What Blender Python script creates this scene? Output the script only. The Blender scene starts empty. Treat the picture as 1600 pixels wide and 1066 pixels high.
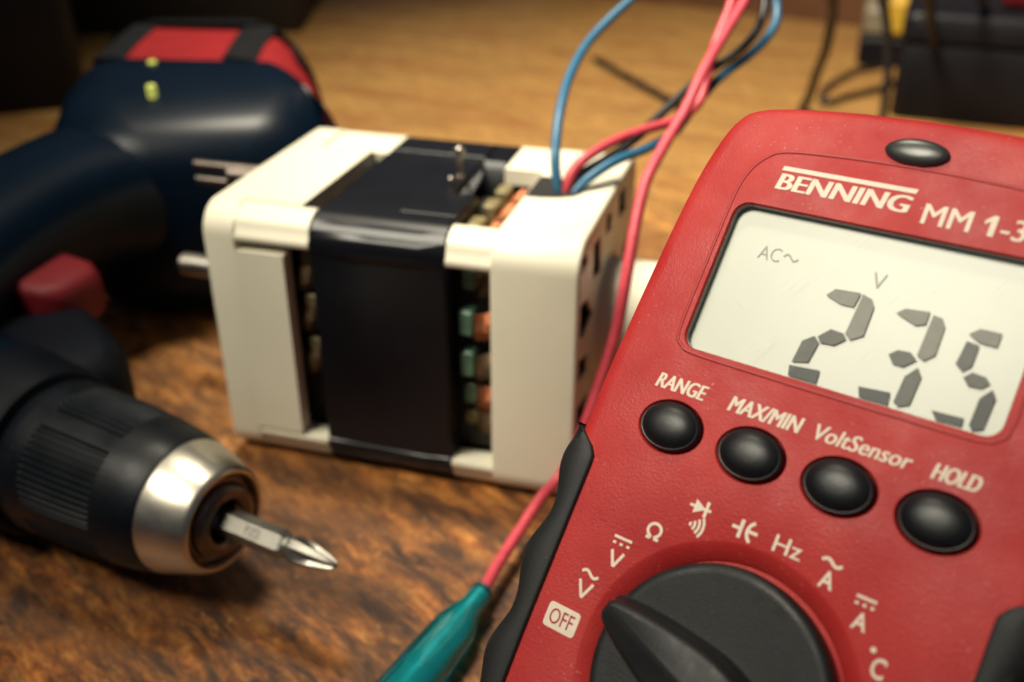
import bpy, bmesh, math, random
from mathutils import Vector, Matrix
R = math.radians
random.seed(4)
S = 0.001                      # everything below is written in millimetres
sc = bpy.context.scene
C = sc.collection

# ------------------------------------------------------------------ camera
cd = bpy.data.cameras.new('camera'); cam = bpy.data.objects.new('camera', cd); C.objects.link(cam)
cam.location = (0, 0, 0.190)
cam.rotation_euler = (R(90 - 28.804), 0, 0)
cd.sensor_width = 36; cd.lens = 36; cd.clip_start = 0.005; cd.clip_end = 20
cd.dof.use_dof = True; cd.dof.focus_distance = 0.180; cd.dof.aperture_fstop = 12.5
sc.camera = cam
# ------------------------------------------------------------------ light
w = bpy.data.worlds.new('World'); sc.world = w; w.use_nodes = True
bg = w.node_tree.nodes['Background']; bg.inputs[0].default_value = (0.62, 0.74, 1.0, 1); bg.inputs[1].default_value = 0.05
def lamp(name, loc, target, power, color, kind='SPOT', size=0.1, cone=60, blend=1.0):
    ld = bpy.data.lights.new(name, kind); ld.energy = power; ld.color = color
    if kind == 'SPOT': ld.shadow_soft_size = size; ld.spot_size = R(cone); ld.spot_blend = blend
    else: ld.shape = 'DISK'; ld.size = size
    o = bpy.data.objects.new(name, ld); C.objects.link(o)
    o.location = Vector(loc) * S
    o.rotation_euler = (Vector(target) - Vector(loc)).to_track_quat('-Z', 'Y').to_euler()
    return o
lamp('workbench_lamp', (-100, 470, 820), (165, 585, 0), 60, (1.0, 0.91, 0.72), 'SPOT', 0.09, 74, 1.0)
lamp('room_lamp', (-330, 40, 700), (75, 310, 60), 47, (1.0, 0.93, 0.76), 'SPOT', 0.18, 40, 1.0)
sc.view_settings.view_transform = 'Standard'; sc.view_settings.look = 'None'
sc.view_settings.exposure = 0.0; sc.view_settings.gamma = 1.0; sc.view_settings.use_curve_mapping = False
sc.render.engine = 'CYCLES'
sc.cycles.use_denoising = True

# ------------------------------------------------------------------ materials
def lin(c):
    return tuple(((x / 255) / 12.92 if x <= 10 else (((x / 255) + .055) / 1.055) ** 2.4) for x in c)
def mat(name, col, rough=.5, metal=0., bump=0., bscale=1500., var=0., vscale=60., dust=0., dscale=900., coat=0., rvar=0., sss=0., trans=0., spec=.5, dustcol=(.55, .5, .4), col2=None):
    m = bpy.data.materials.new(name); m.use_nodes = True; n = m.node_tree.nodes; l = m.node_tree.links
    b = n['Principled BSDF']
    b.inputs['Base Color'].default_value = (*col, 1); b.inputs['Roughness'].default_value = rough; b.inputs['Metallic'].default_value = metal
    b.inputs['Specular IOR Level'].default_value = spec
    if coat: b.inputs['Coat Weight'].default_value = coat; b.inputs['Coat Roughness'].default_value = .12
    if sss: b.inputs['Subsurface Weight'].default_value = sss; b.inputs['Subsurface Radius'].default_value = (.002, .002, .002); b.inputs['Subsurface Scale'].default_value = 1
    if trans: b.inputs['Transmission Weight'].default_value = trans
    tc = n.new('ShaderNodeTexCoord')
    def noise(scale, detail=4, rgh=.6):
        t = n.new('ShaderNodeTexNoise'); t.inputs['Scale'].default_value = scale; t.inputs['Detail'].default_value = detail; t.inputs['Roughness'].default_value = rgh
        l.new(tc.outputs['Object'], t.inputs['Vector']); return t
    colsock = None
    if var:
        t = noise(vscale); r = n.new('ShaderNodeValToRGB'); l.new(t.outputs['Fac'], r.inputs[0])
        r.color_ramp.elements[0].position = .3; r.color_ramp.elements[1].position = .7
        r.color_ramp.elements[0].color = (*[c * (1 - var) for c in col], 1); r.color_ramp.elements[1].color = (*(col2 or [min(1, c * (1 + var)) for c in col]), 1)
        colsock = r.outputs[0]
    if dust:
        t = noise(dscale, 2, .5); r = n.new('ShaderNodeValToRGB'); l.new(t.outputs['Fac'], r.inputs[0])
        r.color_ramp.elements[0].position = .66; r.color_ramp.elements[1].position = .74
        r.color_ramp.elements[0].color = (0, 0, 0, 1); r.color_ramp.elements[1].color = (dust, dust, dust, 1)
        t2 = noise(dscale / 14, 3); r2 = n.new('ShaderNodeMath'); r2.operation = 'MULTIPLY'; l.new(r.outputs[0], r2.inputs[0])
        r3 = n.new('ShaderNodeValToRGB'); l.new(t2.outputs['Fac'], r3.inputs[0]); r3.color_ramp.elements[0].position = .45; r3.color_ramp.elements[1].position = .65
        l.new(r3.outputs[0], r2.inputs[1])
        mx = n.new('ShaderNodeMix'); mx.data_type = 'RGBA'; l.new(r2.outputs[0], mx.inputs[0])
        if colsock: l.new(colsock, mx.inputs[6])
        else: mx.inputs[6].default_value = (*col, 1)
        mx.inputs[7].default_value = (*dustcol, 1); colsock = mx.outputs[2]
    if colsock: l.new(colsock, b.inputs['Base Color'])
    if rvar:
        t = noise(vscale * 1.7); mr = n.new('ShaderNodeMapRange'); l.new(t.outputs['Fac'], mr.inputs[0])
        mr.inputs[1].default_value = .3; mr.inputs[2].default_value = .7; mr.inputs[3].default_value = rough - rvar; mr.inputs[4].default_value = rough + rvar
        l.new(mr.outputs[0], b.inputs['Roughness'])
    if bump:
        t = noise(bscale, 3); bp = n.new('ShaderNodeBump'); bp.inputs['Strength'].default_value = bump; bp.inputs['Distance'].default_value = .0004
        l.new(t.outputs['Fac'], bp.inputs['Height']); l.new(bp.outputs[0], b.inputs['Normal'])
    return m
M = {}
M['red'] = mat('red_plastic', (.44, .017, .020), .52, spec=.35, bump=.25, bscale=2300, var=.10, vscale=55, col2=(.50, .034, .030), dust=.5, dscale=1700, rvar=.14, dustcol=(.72, .40, .33))
M['red_smooth'] = mat('red_smooth_plastic', (.36, .014, .016), .45, var=.08)
M['rubber'] = mat('black_rubber', (.010, .0105, .011), .62, bump=.15, bscale=3000, var=.2, vscale=80, dust=.5, dscale=1500, dustcol=(.22, .19, .12))
M['knob'] = mat('knob_plastic', (.011, .0115, .0125), .5, spec=.4, bump=.12, bscale=2500, var=.2, vscale=90, dust=.35, dscale=2200, rvar=.1, dustcol=(.25, .22, .17))
M['button'] = mat('button_rubber', (.005, .0055, .007), .42, var=.2, vscale=200, bump=.05)
M['print'] = mat('cream_print', (.78, .66, .54), .6, var=.06, vscale=900)
M['lcd'] = mat('lcd_glass', (.49, .51, .425), .35, var=.04, vscale=50)
M['seg_glare'] = mat('lcd_segment_glare', (.17, .17, .135), .5, var=.10, vscale=500)  # upper strokes: window glare painted into the segment colour
M['seg_half_glare'] = mat('lcd_segment_half_glare', (.062, .066, .053), .5, var=.18, vscale=500)  # middle strokes: weaker share of the painted glare
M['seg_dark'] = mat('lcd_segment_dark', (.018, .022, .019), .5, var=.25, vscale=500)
M['lcd_thin'] = mat('lcd_thin_mark', (.30, .31, .25), .5)
M['frame'] = mat('display_frame', (.03, .035, .03), .2, coat=.6)
M['lens'] = mat('sensor_lens', (.030, .032, .030), .30)
M['white'] = mat('cream_plastic', (.75, .705, .555), .42, var=.045, vscale=25, bump=.04, bscale=2500, dust=.25, dscale=700, dustcol=(.28, .22, .14), rvar=.05)
M['band'] = mat('black_band', (.004, .0042, .0065), .34, spec=.38, var=.25, vscale=60, dust=.15, dscale=900, dustcol=(.12, .12, .12))
M['core'] = mat('dark_core', (.012, .010, .009), .6, var=.3)
M['copper'] = mat('copper_winding', (.40, .13, .055), .38, metal=.7, var=.35, vscale=300)
M['oldcopper'] = mat('varnished_winding', (.13, .075, .035), .4, metal=.4, var=.4, vscale=250)
M['green'] = mat('green_insulator', (.10, .21, .14), .35, var=.25, vscale=200)
M['ivory'] = mat('ivory_insulator', (.20, .16, .07), .45, var=.25, vscale=200)
M['steel'] = mat('steel', (.36, .33, .29), .36, metal=1., var=.1, vscale=200, rvar=.06)
M['bitsteel'] = mat('bit_steel', (.30, .285, .25), .45, metal=1., var=.12, vscale=300, rvar=.08, bump=.05)
M['darksteel'] = mat('dark_steel', (.17, .14, .12), .35, metal=1., var=.2, vscale=200)
M['chrome'] = mat('brushed_nose', (.70, .65, .54), .34, metal=1., var=.05, vscale=120, rvar=.04)
M['chuck'] = mat('chuck_plastic', (.0028, .0042, .0066), .42, spec=.28, bump=.1, bscale=2000, var=.25, vscale=90, dust=.3, dscale=1300, rvar=.08, dustcol=(.12, .12, .11))
M['blue'] = mat('navy_housing', (.0012, .0052, .0125), .33, spec=.16, var=.15, vscale=40, bump=.02)
M['grey'] = mat('dark_grey_collar', (.002, .0032, .0065), .55, spec=.12, var=.15)
M['triggerred'] = mat('trigger_red', (.13, .006, .010), .55, spec=.25, var=.1)
M['drillred'] = mat('drill_red', (.24, .010, .012), .5, spec=.3, var=.1)
M['drillblack'] = mat('drill_black_rubber', (.005, .005, .006), .6, spec=.2, var=.2)
M['blackbox'] = mat('black_case_plastic', (.005, .005, .008), .5, spec=.25, var=.2)
M['greybox'] = mat('grey_box_plastic', (.018, .018, .017), .6, var=.2)
M['palegrey'] = mat('pale_grey_plastic', (.22, .19, .13), .5, var=.1)
M['yellow'] = mat('yellow_plastic', (.62, .38, .04), .45, var=.1)
M['pink'] = mat('pink_wire', (.56, .060, .085), .45, var=.16, vscale=300, bump=.12, bscale=900, dust=1., dscale=520, dustcol=(.20, .02, .03))
M['redwire'] = mat('red_wire', (.48, .05, .07), .42, var=.15, vscale=400)
M['bluewire'] = mat('blue_wire', (.022, .115, .21), .38, var=.12, vscale=400)
M['blackwire'] = mat('black_wire', (.010, .011, .012), .42, var=.2)
M['navywire'] = mat('navy_wire', (.010, .022, .05), .45, var=.2)
M['teal'] = mat('teal_boot', (.022, .60, .70), .08, var=.25, vscale=160, trans=.93)
led = bpy.data.materials.new('led_glow'); led.use_nodes = True
b_ = led.node_tree.nodes['Principled BSDF']; b_.inputs['Base Color'].default_value = (.4, .45, .05, 1); b_.inputs['Emission Color'].default_value = (.72, .75, .18, 1); b_.inputs['Emission Strength'].default_value = .45
M['led'] = led
# clear window: sees through, mirrors a little
gm = bpy.data.materials.new('clear_window'); gm.use_nodes = True; n = gm.node_tree.nodes; l = gm.node_tree.links
n.remove(n['Principled BSDF'])
tr = n.new('ShaderNodeBsdfTransparent'); gl = n.new('ShaderNodeBsdfGlossy'); gl.inputs['Roughness'].default_value = .30
fr = n.new('ShaderNodeFresnel'); fr.inputs[0].default_value = 1.45; mx = n.new('ShaderNodeMixShader')
ar = n.new('ShaderNodeMath'); ar.operation = 'MULTIPLY'; ar.inputs[1].default_value = .025; l.new(fr.outputs[0], ar.inputs[0])   # coated against glare
l.new(ar.outputs[0], mx.inputs[0]); l.new(tr.outputs[0], mx.inputs[1]); l.new(gl.outputs[0], mx.inputs[2])
# fine scratches roughen it
tc = n.new('ShaderNodeTexCoord'); mp = n.new('ShaderNodeMapping'); mp.inputs['Scale'].default_value = (2500, 160, 1); mp.inputs['Rotation'].default_value = (0, 0, .6)
nz = n.new('ShaderNodeTexNoise'); nz.inputs['Scale'].default_value = 1; nz.inputs['Detail'].default_value = 3
bp = n.new('ShaderNodeBump'); bp.inputs['Strength'].default_value = .10; bp.inputs['Distance'].default_value = .0002
l.new(tc.outputs['Object'], mp.inputs[0]); l.new(mp.outputs[0], nz.inputs[0]); l.new(nz.outputs['Fac'], bp.inputs['Height']); l.new(bp.outputs[0], gl.inputs['Normal'])
mp.vector_type = 'TEXTURE'; mp.inputs['Scale'].default_value = (1, 1, 1)
prev = mx.outputs[0]
for rot, sy, th in ((1.05, 3800, .735), (-.5, 3300, .75)):
    m2 = n.new('ShaderNodeMapping'); m2.vector_type = 'TEXTURE'; m2.inputs['Rotation'].default_value = (0, 0, rot); m2.inputs['Scale'].default_value = (1 / 90, 1 / sy, 1)
    l.new(tc.outputs['Object'], m2.inputs[0]); t2 = n.new('ShaderNodeTexNoise'); t2.inputs['Scale'].default_value = 1; t2.inputs['Detail'].default_value = 1; l.new(m2.outputs[0], t2.inputs[0])
    r2 = n.new('ShaderNodeMapRange'); r2.inputs[1].default_value = th; r2.inputs[2].default_value = th + .05; r2.inputs[4].default_value = .30; l.new(t2.outputs['Fac'], r2.inputs[0])
    df = n.new('ShaderNodeBsdfDiffuse'); df.inputs[0].default_value = (.75, .74, .66, 1); m3 = n.new('ShaderNodeMixShader'); l.new(r2.outputs[0], m3.inputs[0]); l.new(prev, m3.inputs[1]); l.new(df.outputs[0], m3.inputs[2]); prev = m3.outputs[0]
l.new(prev, n['Material Output'].inputs[0]); M['window'] = gm
M['tin'] = mat('tinned_steel', (.78, .78, .74), .42, metal=.6, var=.1)
# worn wooden bench
def wood(name, near=True):
    m = bpy.data.materials.new(name); m.use_nodes = True; n = m.node_tree.nodes; l = m.node_tree.links; b = n['Principled BSDF']
    tc = n.new('ShaderNodeTexCoord')
    def mapping(rot, scl, vec=None):
        q = n.new('ShaderNodeMapping'); q.vector_type = 'TEXTURE'; q.inputs['Rotation'].default_value = (0, 0, rot); q.inputs['Scale'].default_value = (1 / scl[0], 1 / scl[1], 1)
        l.new(vec or tc.outputs['Object'], q.inputs[0]); return q.outputs[0]
    def noise(vec, scale, det=5, rg=.6, dist=0.):
        t = n.new('ShaderNodeTexNoise'); t.inputs['Scale'].default_value = scale; t.inputs['Detail'].default_value = det; t.inputs['Roughness'].default_value = rg; t.inputs['Distortion'].default_value = dist
        l.new(vec, t.inputs['Vector']); return t.outputs['Fac']
    def ramp(fac, stops):
        r = n.new('ShaderNodeValToRGB'); l.new(fac, r.inputs[0]); e = r.color_ramp.elements
        while len(e) < len(stops): e.new(.5)
        for el, (p, c) in zip(e, stops): el.position = p; el.color = (*c, 1) if len(c) == 3 else c
        return r.outputs[0]
    def mix(fac, a, c, mode='MIX'):
        x = n.new('ShaderNodeMix'); x.data_type = 'RGBA'; x.blend_type = mode
        if isinstance(fac, float): x.inputs[0].default_value = fac
        else: l.new(fac, x.inputs[0])
        for s, v in ((6, a), (7, c)):
            if isinstance(v, tuple): x.inputs[s].default_value = (*v, 1)
            else: l.new(v, x.inputs[s])
        return x.outputs[2]
    g = mapping(-.80, (1, 2.6, 1))             # grain runs to the lower right
    grain = noise(g, 85, 8, .76, .25)
    fine = noise(mapping(-.80, (1, 4, 1)), 230, 5, .7)
    blot = noise(mapping(-.82, (1, 3.0, 1)), 40, 8, .74, .35)
    big = noise(mapping(-.45, (1, 2.2, 1)), 7.5, 4, .62)
    streak = noise(mapping(-.42, (1, 7, 1)), 9, 5, .65, .5)
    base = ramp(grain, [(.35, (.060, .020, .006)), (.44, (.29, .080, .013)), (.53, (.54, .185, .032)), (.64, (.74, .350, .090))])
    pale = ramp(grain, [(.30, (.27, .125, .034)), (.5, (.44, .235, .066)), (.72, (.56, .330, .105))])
    # the front of the bench is coloured darker and redder than the back
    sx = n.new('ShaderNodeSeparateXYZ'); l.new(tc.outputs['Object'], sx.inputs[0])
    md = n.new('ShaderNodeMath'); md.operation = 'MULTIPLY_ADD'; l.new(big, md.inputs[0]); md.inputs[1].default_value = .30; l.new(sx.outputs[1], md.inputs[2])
    back_tone = n.new('ShaderNodeMapRange'); l.new(md.outputs[0], back_tone.inputs[0]); back_tone.inputs[1].default_value = .36; back_tone.inputs[2].default_value = .72
    col = mix(back_tone.outputs[0], base, pale)
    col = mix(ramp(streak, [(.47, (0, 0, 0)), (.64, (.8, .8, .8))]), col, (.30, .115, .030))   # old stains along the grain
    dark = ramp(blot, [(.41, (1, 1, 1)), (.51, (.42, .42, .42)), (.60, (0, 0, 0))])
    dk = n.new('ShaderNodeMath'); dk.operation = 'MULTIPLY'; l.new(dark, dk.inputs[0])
    inv = n.new('ShaderNodeMapRange'); l.new(back_tone.outputs[0], inv.inputs[0]); inv.inputs[3].default_value = 1.0; inv.inputs[4].default_value = .25; l.new(inv.outputs[0], dk.inputs[1])
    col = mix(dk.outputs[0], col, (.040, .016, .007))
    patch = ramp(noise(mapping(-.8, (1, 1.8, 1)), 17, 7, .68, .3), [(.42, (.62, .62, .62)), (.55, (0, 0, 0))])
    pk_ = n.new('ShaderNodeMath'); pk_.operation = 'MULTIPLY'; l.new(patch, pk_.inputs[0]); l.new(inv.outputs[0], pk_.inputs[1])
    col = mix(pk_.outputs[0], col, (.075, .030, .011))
    fr_ = ramp(fine, [(.33, (.45, .42, .40)), (.55, (1, 1, 1))])
    col = mix(.55, col, fr_, 'MULTIPLY')
    sp = ramp(noise(tc.outputs['Object'], 420, 2, .5), [(.70, (0, 0, 0)), (.76, (.7, .7, .7))])
    col = mix(sp, col, (.55, .36, .16))
    l.new(col, b.inputs['Base Color'])
    rr = n.new('ShaderNodeMapRange'); l.new(blot, rr.inputs[0]); rr.inputs[1].default_value = .3; rr.inputs[2].default_value = .7; rr.inputs[3].default_value = .62; rr.inputs[4].default_value = .40; l.new(rr.outputs[0], b.inputs['Roughness'])
    bp = n.new('ShaderNodeBump'); bp.inputs['Strength'].default_value = .5; bp.inputs['Distance'].default_value = .0008; l.new(mix(.5, fine, grain), bp.inputs['Height']); l.new(bp.outputs[0], b.inputs['Normal'])
    return m
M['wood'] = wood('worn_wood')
M['board'] = mat('brown_board', (.14, .06, .024), .55, var=.25, vscale=30)

# ------------------------------------------------------------------ helpers
class Thing:
    """an Empty at the thing's base; parts are written in the thing's own millimetre frame"""
    def __init__(s, name, label, cat, matrix, base, group=None):
        s.base = Vector(base)
        s.o = bpy.data.objects.new(name, None); C.objects.link(s.o); s.o.empty_display_size = .01
        mw = matrix.copy(); mw.translation = matrix @ s.base
        mw.translation = mw.translation * S
        s.o.matrix_world = mw
        s.o['label'] = label; s.o['category'] = cat
        if group: s.o['group'] = group
    def part(s, name, bm, m, parent=None, ang=35, label=None):
        o = finish(name, bm, m, s.base, ang); o.parent = parent or s.o
        if label: o['label'] = label
        return o
def finish(name, bm, m, base=Vector((0, 0, 0)), ang=35):
    bmesh.ops.remove_doubles(bm, verts=bm.verts, dist=1e-4)
    bmesh.ops.recalc_face_normals(bm, faces=bm.faces)
    for f in bm.faces: f.smooth = True
    ca = R(ang)
    for e in bm.edges:
        e.smooth = not (len(e.link_faces) == 2 and e.calc_face_angle(0) > ca)
    for v in bm.verts: v.co = (v.co - base) * S
    me = bpy.data.meshes.new(name); bm.to_mesh(me); bm.free()
    me.materials.append(m if not isinstance(m, str) else M[m])
    o = bpy.data.objects.new(name, me); C.objects.link(o); return o
def single(name, bm, m, label, cat, group=None, base=None, ang=35):
    """a thing that is one mesh, already in world millimetres"""
    bs = Vector(base) if base else Vector((0, 0, 0))
    o = finish(name, bm, m, bs, ang); o.location = bs * S
    o['label'] = label; o['category'] = cat
    if group: o['group'] = group
    return o
def structure(name, bm, m):
    o = finish(name, bm, m); o['kind'] = 'structure'; return o
V3 = lambda *a: Vector(a)
def loft(bm, rings, cap0=True, cap1=True, closed=True):
    vs = [[bm.verts.new(p) for p in r] for r in rings]; k = len(vs[0])
    for i in range(len(vs) - 1):
        for j in range(k if closed else k - 1):
            a, b, c, d = vs[i][j], vs[i][(j + 1) % k], vs[i + 1][(j + 1) % k], vs[i + 1][j]
            try: bm.faces.new((a, b, c, d))
            except ValueError: pass
    if cap0: bm.faces.new(vs[0])
    if cap1: bm.faces.new(vs[-1])
    return vs
def rrect(x0, x1, y0, y1, r, n=6):
    p = []
    for cx, cy, a0 in ((x1 - r, y0 + r, -90), (x1 - r, y1 - r, 0), (x0 + r, y1 - r, 90), (x0 + r, y0 + r, 180)):
        for i in range(n + 1):
            a = R(a0 + 90 * i / n); p.append((cx + r * math.cos(a), cy + r * math.sin(a)))
    return p
def ell(cx, cy, rx, ry, n=40):
    return [(cx + rx * math.cos(2 * math.pi * i / n), cy + ry * math.sin(2 * math.pi * i / n)) for i in range(n)]
def area(p): return sum(p[i][0] * p[(i + 1) % len(p)][1] - p[(i + 1) % len(p)][0] * p[i][1] for i in range(len(p))) / 2
def inset(p, d):
    n = len(p); sgn = 1 if area(p) > 0 else -1; out = []
    for i in range(n):
        a, b, c = Vector(p[i - 1]), Vector(p[i]), Vector(p[(i + 1) % n])
        t1 = (b - a).normalized(); t2 = (c - b).normalized()
        n1 = Vector((-t1.y, t1.x)); n2 = Vector((-t2.y, t2.x)); nn = (n1 + n2)
        nn = nn / max(.3, nn.dot(n1)) if nn.length > 1e-6 else n1
        q = b + nn * d * sgn; out.append((q.x, q.y))
    return out
def catmull(p, closed=False, sub=6):
    p = [Vector(q) for q in p]; n = len(p); out = []
    for i in range(n if closed else n - 1):
        if closed: a, b, c, d = p[(i - 1) % n], p[i], p[(i + 1) % n], p[(i + 2) % n]
        else: a, b, c, d = p[max(i - 1, 0)], p[i], p[i + 1], p[min(i + 2, n - 1)]
        for k in range(sub):
            t = k / sub
            out.append(.5 * ((2 * b) + (c - a) * t + (2 * a - 5 * b + 4 * c - d) * t * t + (3 * b - a - 3 * c + d) * t ** 3))
    if not closed: out.append(p[-1])
    return out
def holed(bm, outer, holes, to3):
    """a flat face with holes"""
    es = []
    for lp in [outer] + holes:
        v = [bm.verts.new(to3(*q)) for q in lp]
        es += [bm.edges.new((v[i], v[(i + 1) % len(v)])) for i in range(len(v))]
    bmesh.ops.triangle_fill(bm, use_beauty=True, use_dissolve=False, edges=es)
def tube(bm, pts, r, n=10, sub=6, caps=True):
    p = catmull(pts, False, sub) if sub > 1 else [Vector(q) for q in pts]
    rr = r if callable(r) else (lambda t: r)
    up = Vector((0.13, .21, 1)); rings = []; prev = None
    for i, q in enumerate(p):
        t = (p[min(i + 1, len(p) - 1)] - p[max(i - 1, 0)]).normalized()
        if prev is None: x = t.orthogonal().normalized()
        else: x = (prev - t * prev.dot(t)).normalized()
        prev = x; y = t.cross(x); ra = rr(i / (len(p) - 1))
        rings.append([q + (x * math.cos(2 * math.pi * k / n) + y * math.sin(2 * math.pi * k / n)) * ra for k in range(n)])
    loft(bm, rings, caps, caps)
def lathe(bm, prof, n=64, cy=0, cz=0, cap0=False, cap1=False, mod=None):
    """around the x axis through (cy, cz)"""
    rings = []
    for x, r in prof:
        rings.append([V3(x, cy + (r + (mod(x, k, n) if mod else 0)) * math.cos(2 * math.pi * k / n), cz + (r + (mod(x, k, n) if mod else 0)) * math.sin(2 * math.pi * k / n)) for k in range(n)])
    loft(bm, rings, cap0, cap1)
def prism(bm, poly, to3, h0, h1, bev=0.):
    if bev:
        q = inset(poly, bev)
        loft(bm, [[to3(*p, h0) for p in q], [to3(*p, h0 + bev) for p in poly], [to3(*p, h1 - bev) for p in poly], [to3(*p, h1) for p in q]])
    else: loft(bm, [[to3(*p, h0) for p in poly], [to3(*p, h1) for p in poly]])
def box(bm, x0, x1, y0, y1, z0, z1, bev=.5):
    prism(bm, [(x0, y0), (x1, y0), (x1, y1), (x0, y1)], lambda x, y, z: V3(x, y, z), z0, z1, bev)
def text_bm(txt, u0, u1, v0, v1, wz, shear=0., bold=0., to3=None):
    cu = bpy.data.curves.new('lettering', 'FONT'); cu.body = txt; cu.size = 1; cu.shear = shear; cu.offset = bold; cu.resolution_u = 3
    o = bpy.data.objects.new('lettering_tmp', cu); C.objects.link(o)
    bpy.context.view_layer.update()
    me = bpy.data.meshes.new_from_object(o.evaluated_get(bpy.context.evaluated_depsgraph_get()))
    bpy.data.objects.remove(o); bpy.data.curves.remove(cu)
    xs = [v.co.x for v in me.vertices]; ys = [v.co.y for v in me.vertices]
    bm = bmesh.new(); bm.from_mesh(me); bpy.data.meshes.remove(me)
    to3 = to3 or (lambda u, v, w: V3(u, v, w))
    for v in bm.verts:
        v.co = to3(u0 + (v.co.x - min(xs)) / (max(xs) - min(xs)) * (u1 - u0), v0 + (v.co.y - min(ys)) / (max(ys) - min(ys)) * (v1 - v0), wz)
    return bm
def ribbon(bm, pts, wd, wz, closed=False):
    p = [Vector(q) for q in pts]; L = []; Rr = []
    for i, q in enumerate(p):
        t = (p[min(i + 1, len(p) - 1)] - p[max(i - 1, 0)]).normalized(); nn = Vector((-t.y, t.x)) * wd / 2
        L.append(bm.verts.new((q.x + nn.x, q.y + nn.y, wz))); Rr.append(bm.verts.new((q.x - nn.x, q.y - nn.y, wz)))
    for i in range(len(p) - 1): bm.faces.new((L[i], L[i + 1], Rr[i + 1], Rr[i]))
def flat(bm, poly, wz): bm.faces.new([bm.verts.new((x, y, wz)) for x, y in poly])

# ------------------------------------------------------------------ setting
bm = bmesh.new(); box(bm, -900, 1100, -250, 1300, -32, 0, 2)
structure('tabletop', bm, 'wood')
bm = bmesh.new()
d = (V3(480, 800, 0) - V3(40, 1085, 0)).normalized(); nrm = V3(-d.y, d.x, 0)
if nrm.y < 0: nrm = -nrm
p0, p1 = V3(40, 1085, 0), V3(620, 709, 0)
loft(bm, [[p0, p0 + nrm * 24, p0 + nrm * 24 + V3(0, 0, 120), p0 + V3(0, 0, 120)], [p1, p1 + nrm * 24, p1 + nrm * 24 + V3(0, 0, 120), p1 + V3(0, 0, 120)]])
single('wooden_board', bm, 'board', 'brown wooden board standing on edge at the back of the bench', 'board', base=(300, 900, 0))

# ------------------------------------------------------------------ multimeter
MW = Matrix(((0.77667, 0.38378, -0.49949, 28.13), (-0.62821, 0.53003, -0.56958, 104.41), (0.04615, 0.75616, 0.65275, 74.90), (0, 0, 0, 1)))
mm = Thing('multimeter', 'red handheld multimeter with lit grey display reading 235 and black rotary dial', 'multimeter', MW, (0, -66, -36))
half = [(0, -66), (24, -66), (31, -63.5), (34, -57), (34.6, -30), (35.4, 0), (36.3, 20), (36.6, 35), (36.0, 54), (34.9, 72), (33.4, 82), (31.0, 88.2), (26.5, 91.0), (14, 92.4), (0, 92.9)]
hc = catmull([(u, v, 0) for u, v in half], False, 4)
outl = [(q.x, q.y) for q in hc] + [(-q.x, q.y) for q in hc[-2:0:-1]]
face = inset(outl, 3.4)
DIS = rrect(-24.7, 24.7, 47.3, 73.4, 2.6, 5)
BT = [((i - 1.5) * 13.85, 34.3) for i in range(4)]
bm = bmesh.new()
lv = [(3.4, 0), (2.2, -.2), (1.1, -.8), (.35, -2), (0, -4.2), (0, -30), (1.2, -34), (4, -36)]
loft(bm, [[V3(u, v, z) for u, v in inset(outl, i)] for i, z in lv], False, True)
holes = [DIS, ell(0, 0, 21.9, 21.9, 72)] + [ell(u, v, 5.75, 4.45, 36) for u, v in BT]
holed(bm, face, holes, lambda u, v: V3(u, v, 0))
loft(bm, [[V3(u, v, 0) for u, v in DIS], [V3(u, v, -.5) for u, v in inset(DIS, .25)]], False, False)
for u, v in BT:
    loft(bm, [[V3(*q, 0) for q in ell(u, v, 5.75, 4.45, 36)], [V3(*q, -.35) for q in ell(u, v, 5.5, 4.2, 36)], [V3(*q, -2) for q in ell(u, v, 5.45, 4.15, 36)]], False, True)
loft(bm, [[V3(*q, z) for q in ell(0, 0, r, r, 72)] for r, z in ((21.9, 0), (21.5, -.15), (19.3, -1.5), (18.9, -2.2), (17, -2.2))], False, True)
body = mm.part('body', bm, 'red', ang=40)
# thin raised rim round the display panel
pl = [(-21.5, 46.6), (-24.4, 47.4), (-25.7, 50), (-25.7, 62), (-25.5, 74), (-24.6, 78.5), (-22.6, 81.4), (-19.5, 82.9), (-10, 83.6), (0, 83.8)]
pl = pl + [(-u, v) for u, v in pl[-2::-1]] + [(10, 46.45), (0, 46.45), (-10, 46.45)]
bm = bmesh.new(); p = catmull([(u, v, 0) for u, v in pl], True, 6)
loft(bm, [[V3(*q, z) for q in inset([(a.x, a.y) for a in p], i)] for i, z in ((-.32, -.05), (-.12, .16), (.12, .16), (.32, -.05))], False, False)
mm.part('panel_rim', bm, 'red_smooth', body, ang=80)
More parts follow.
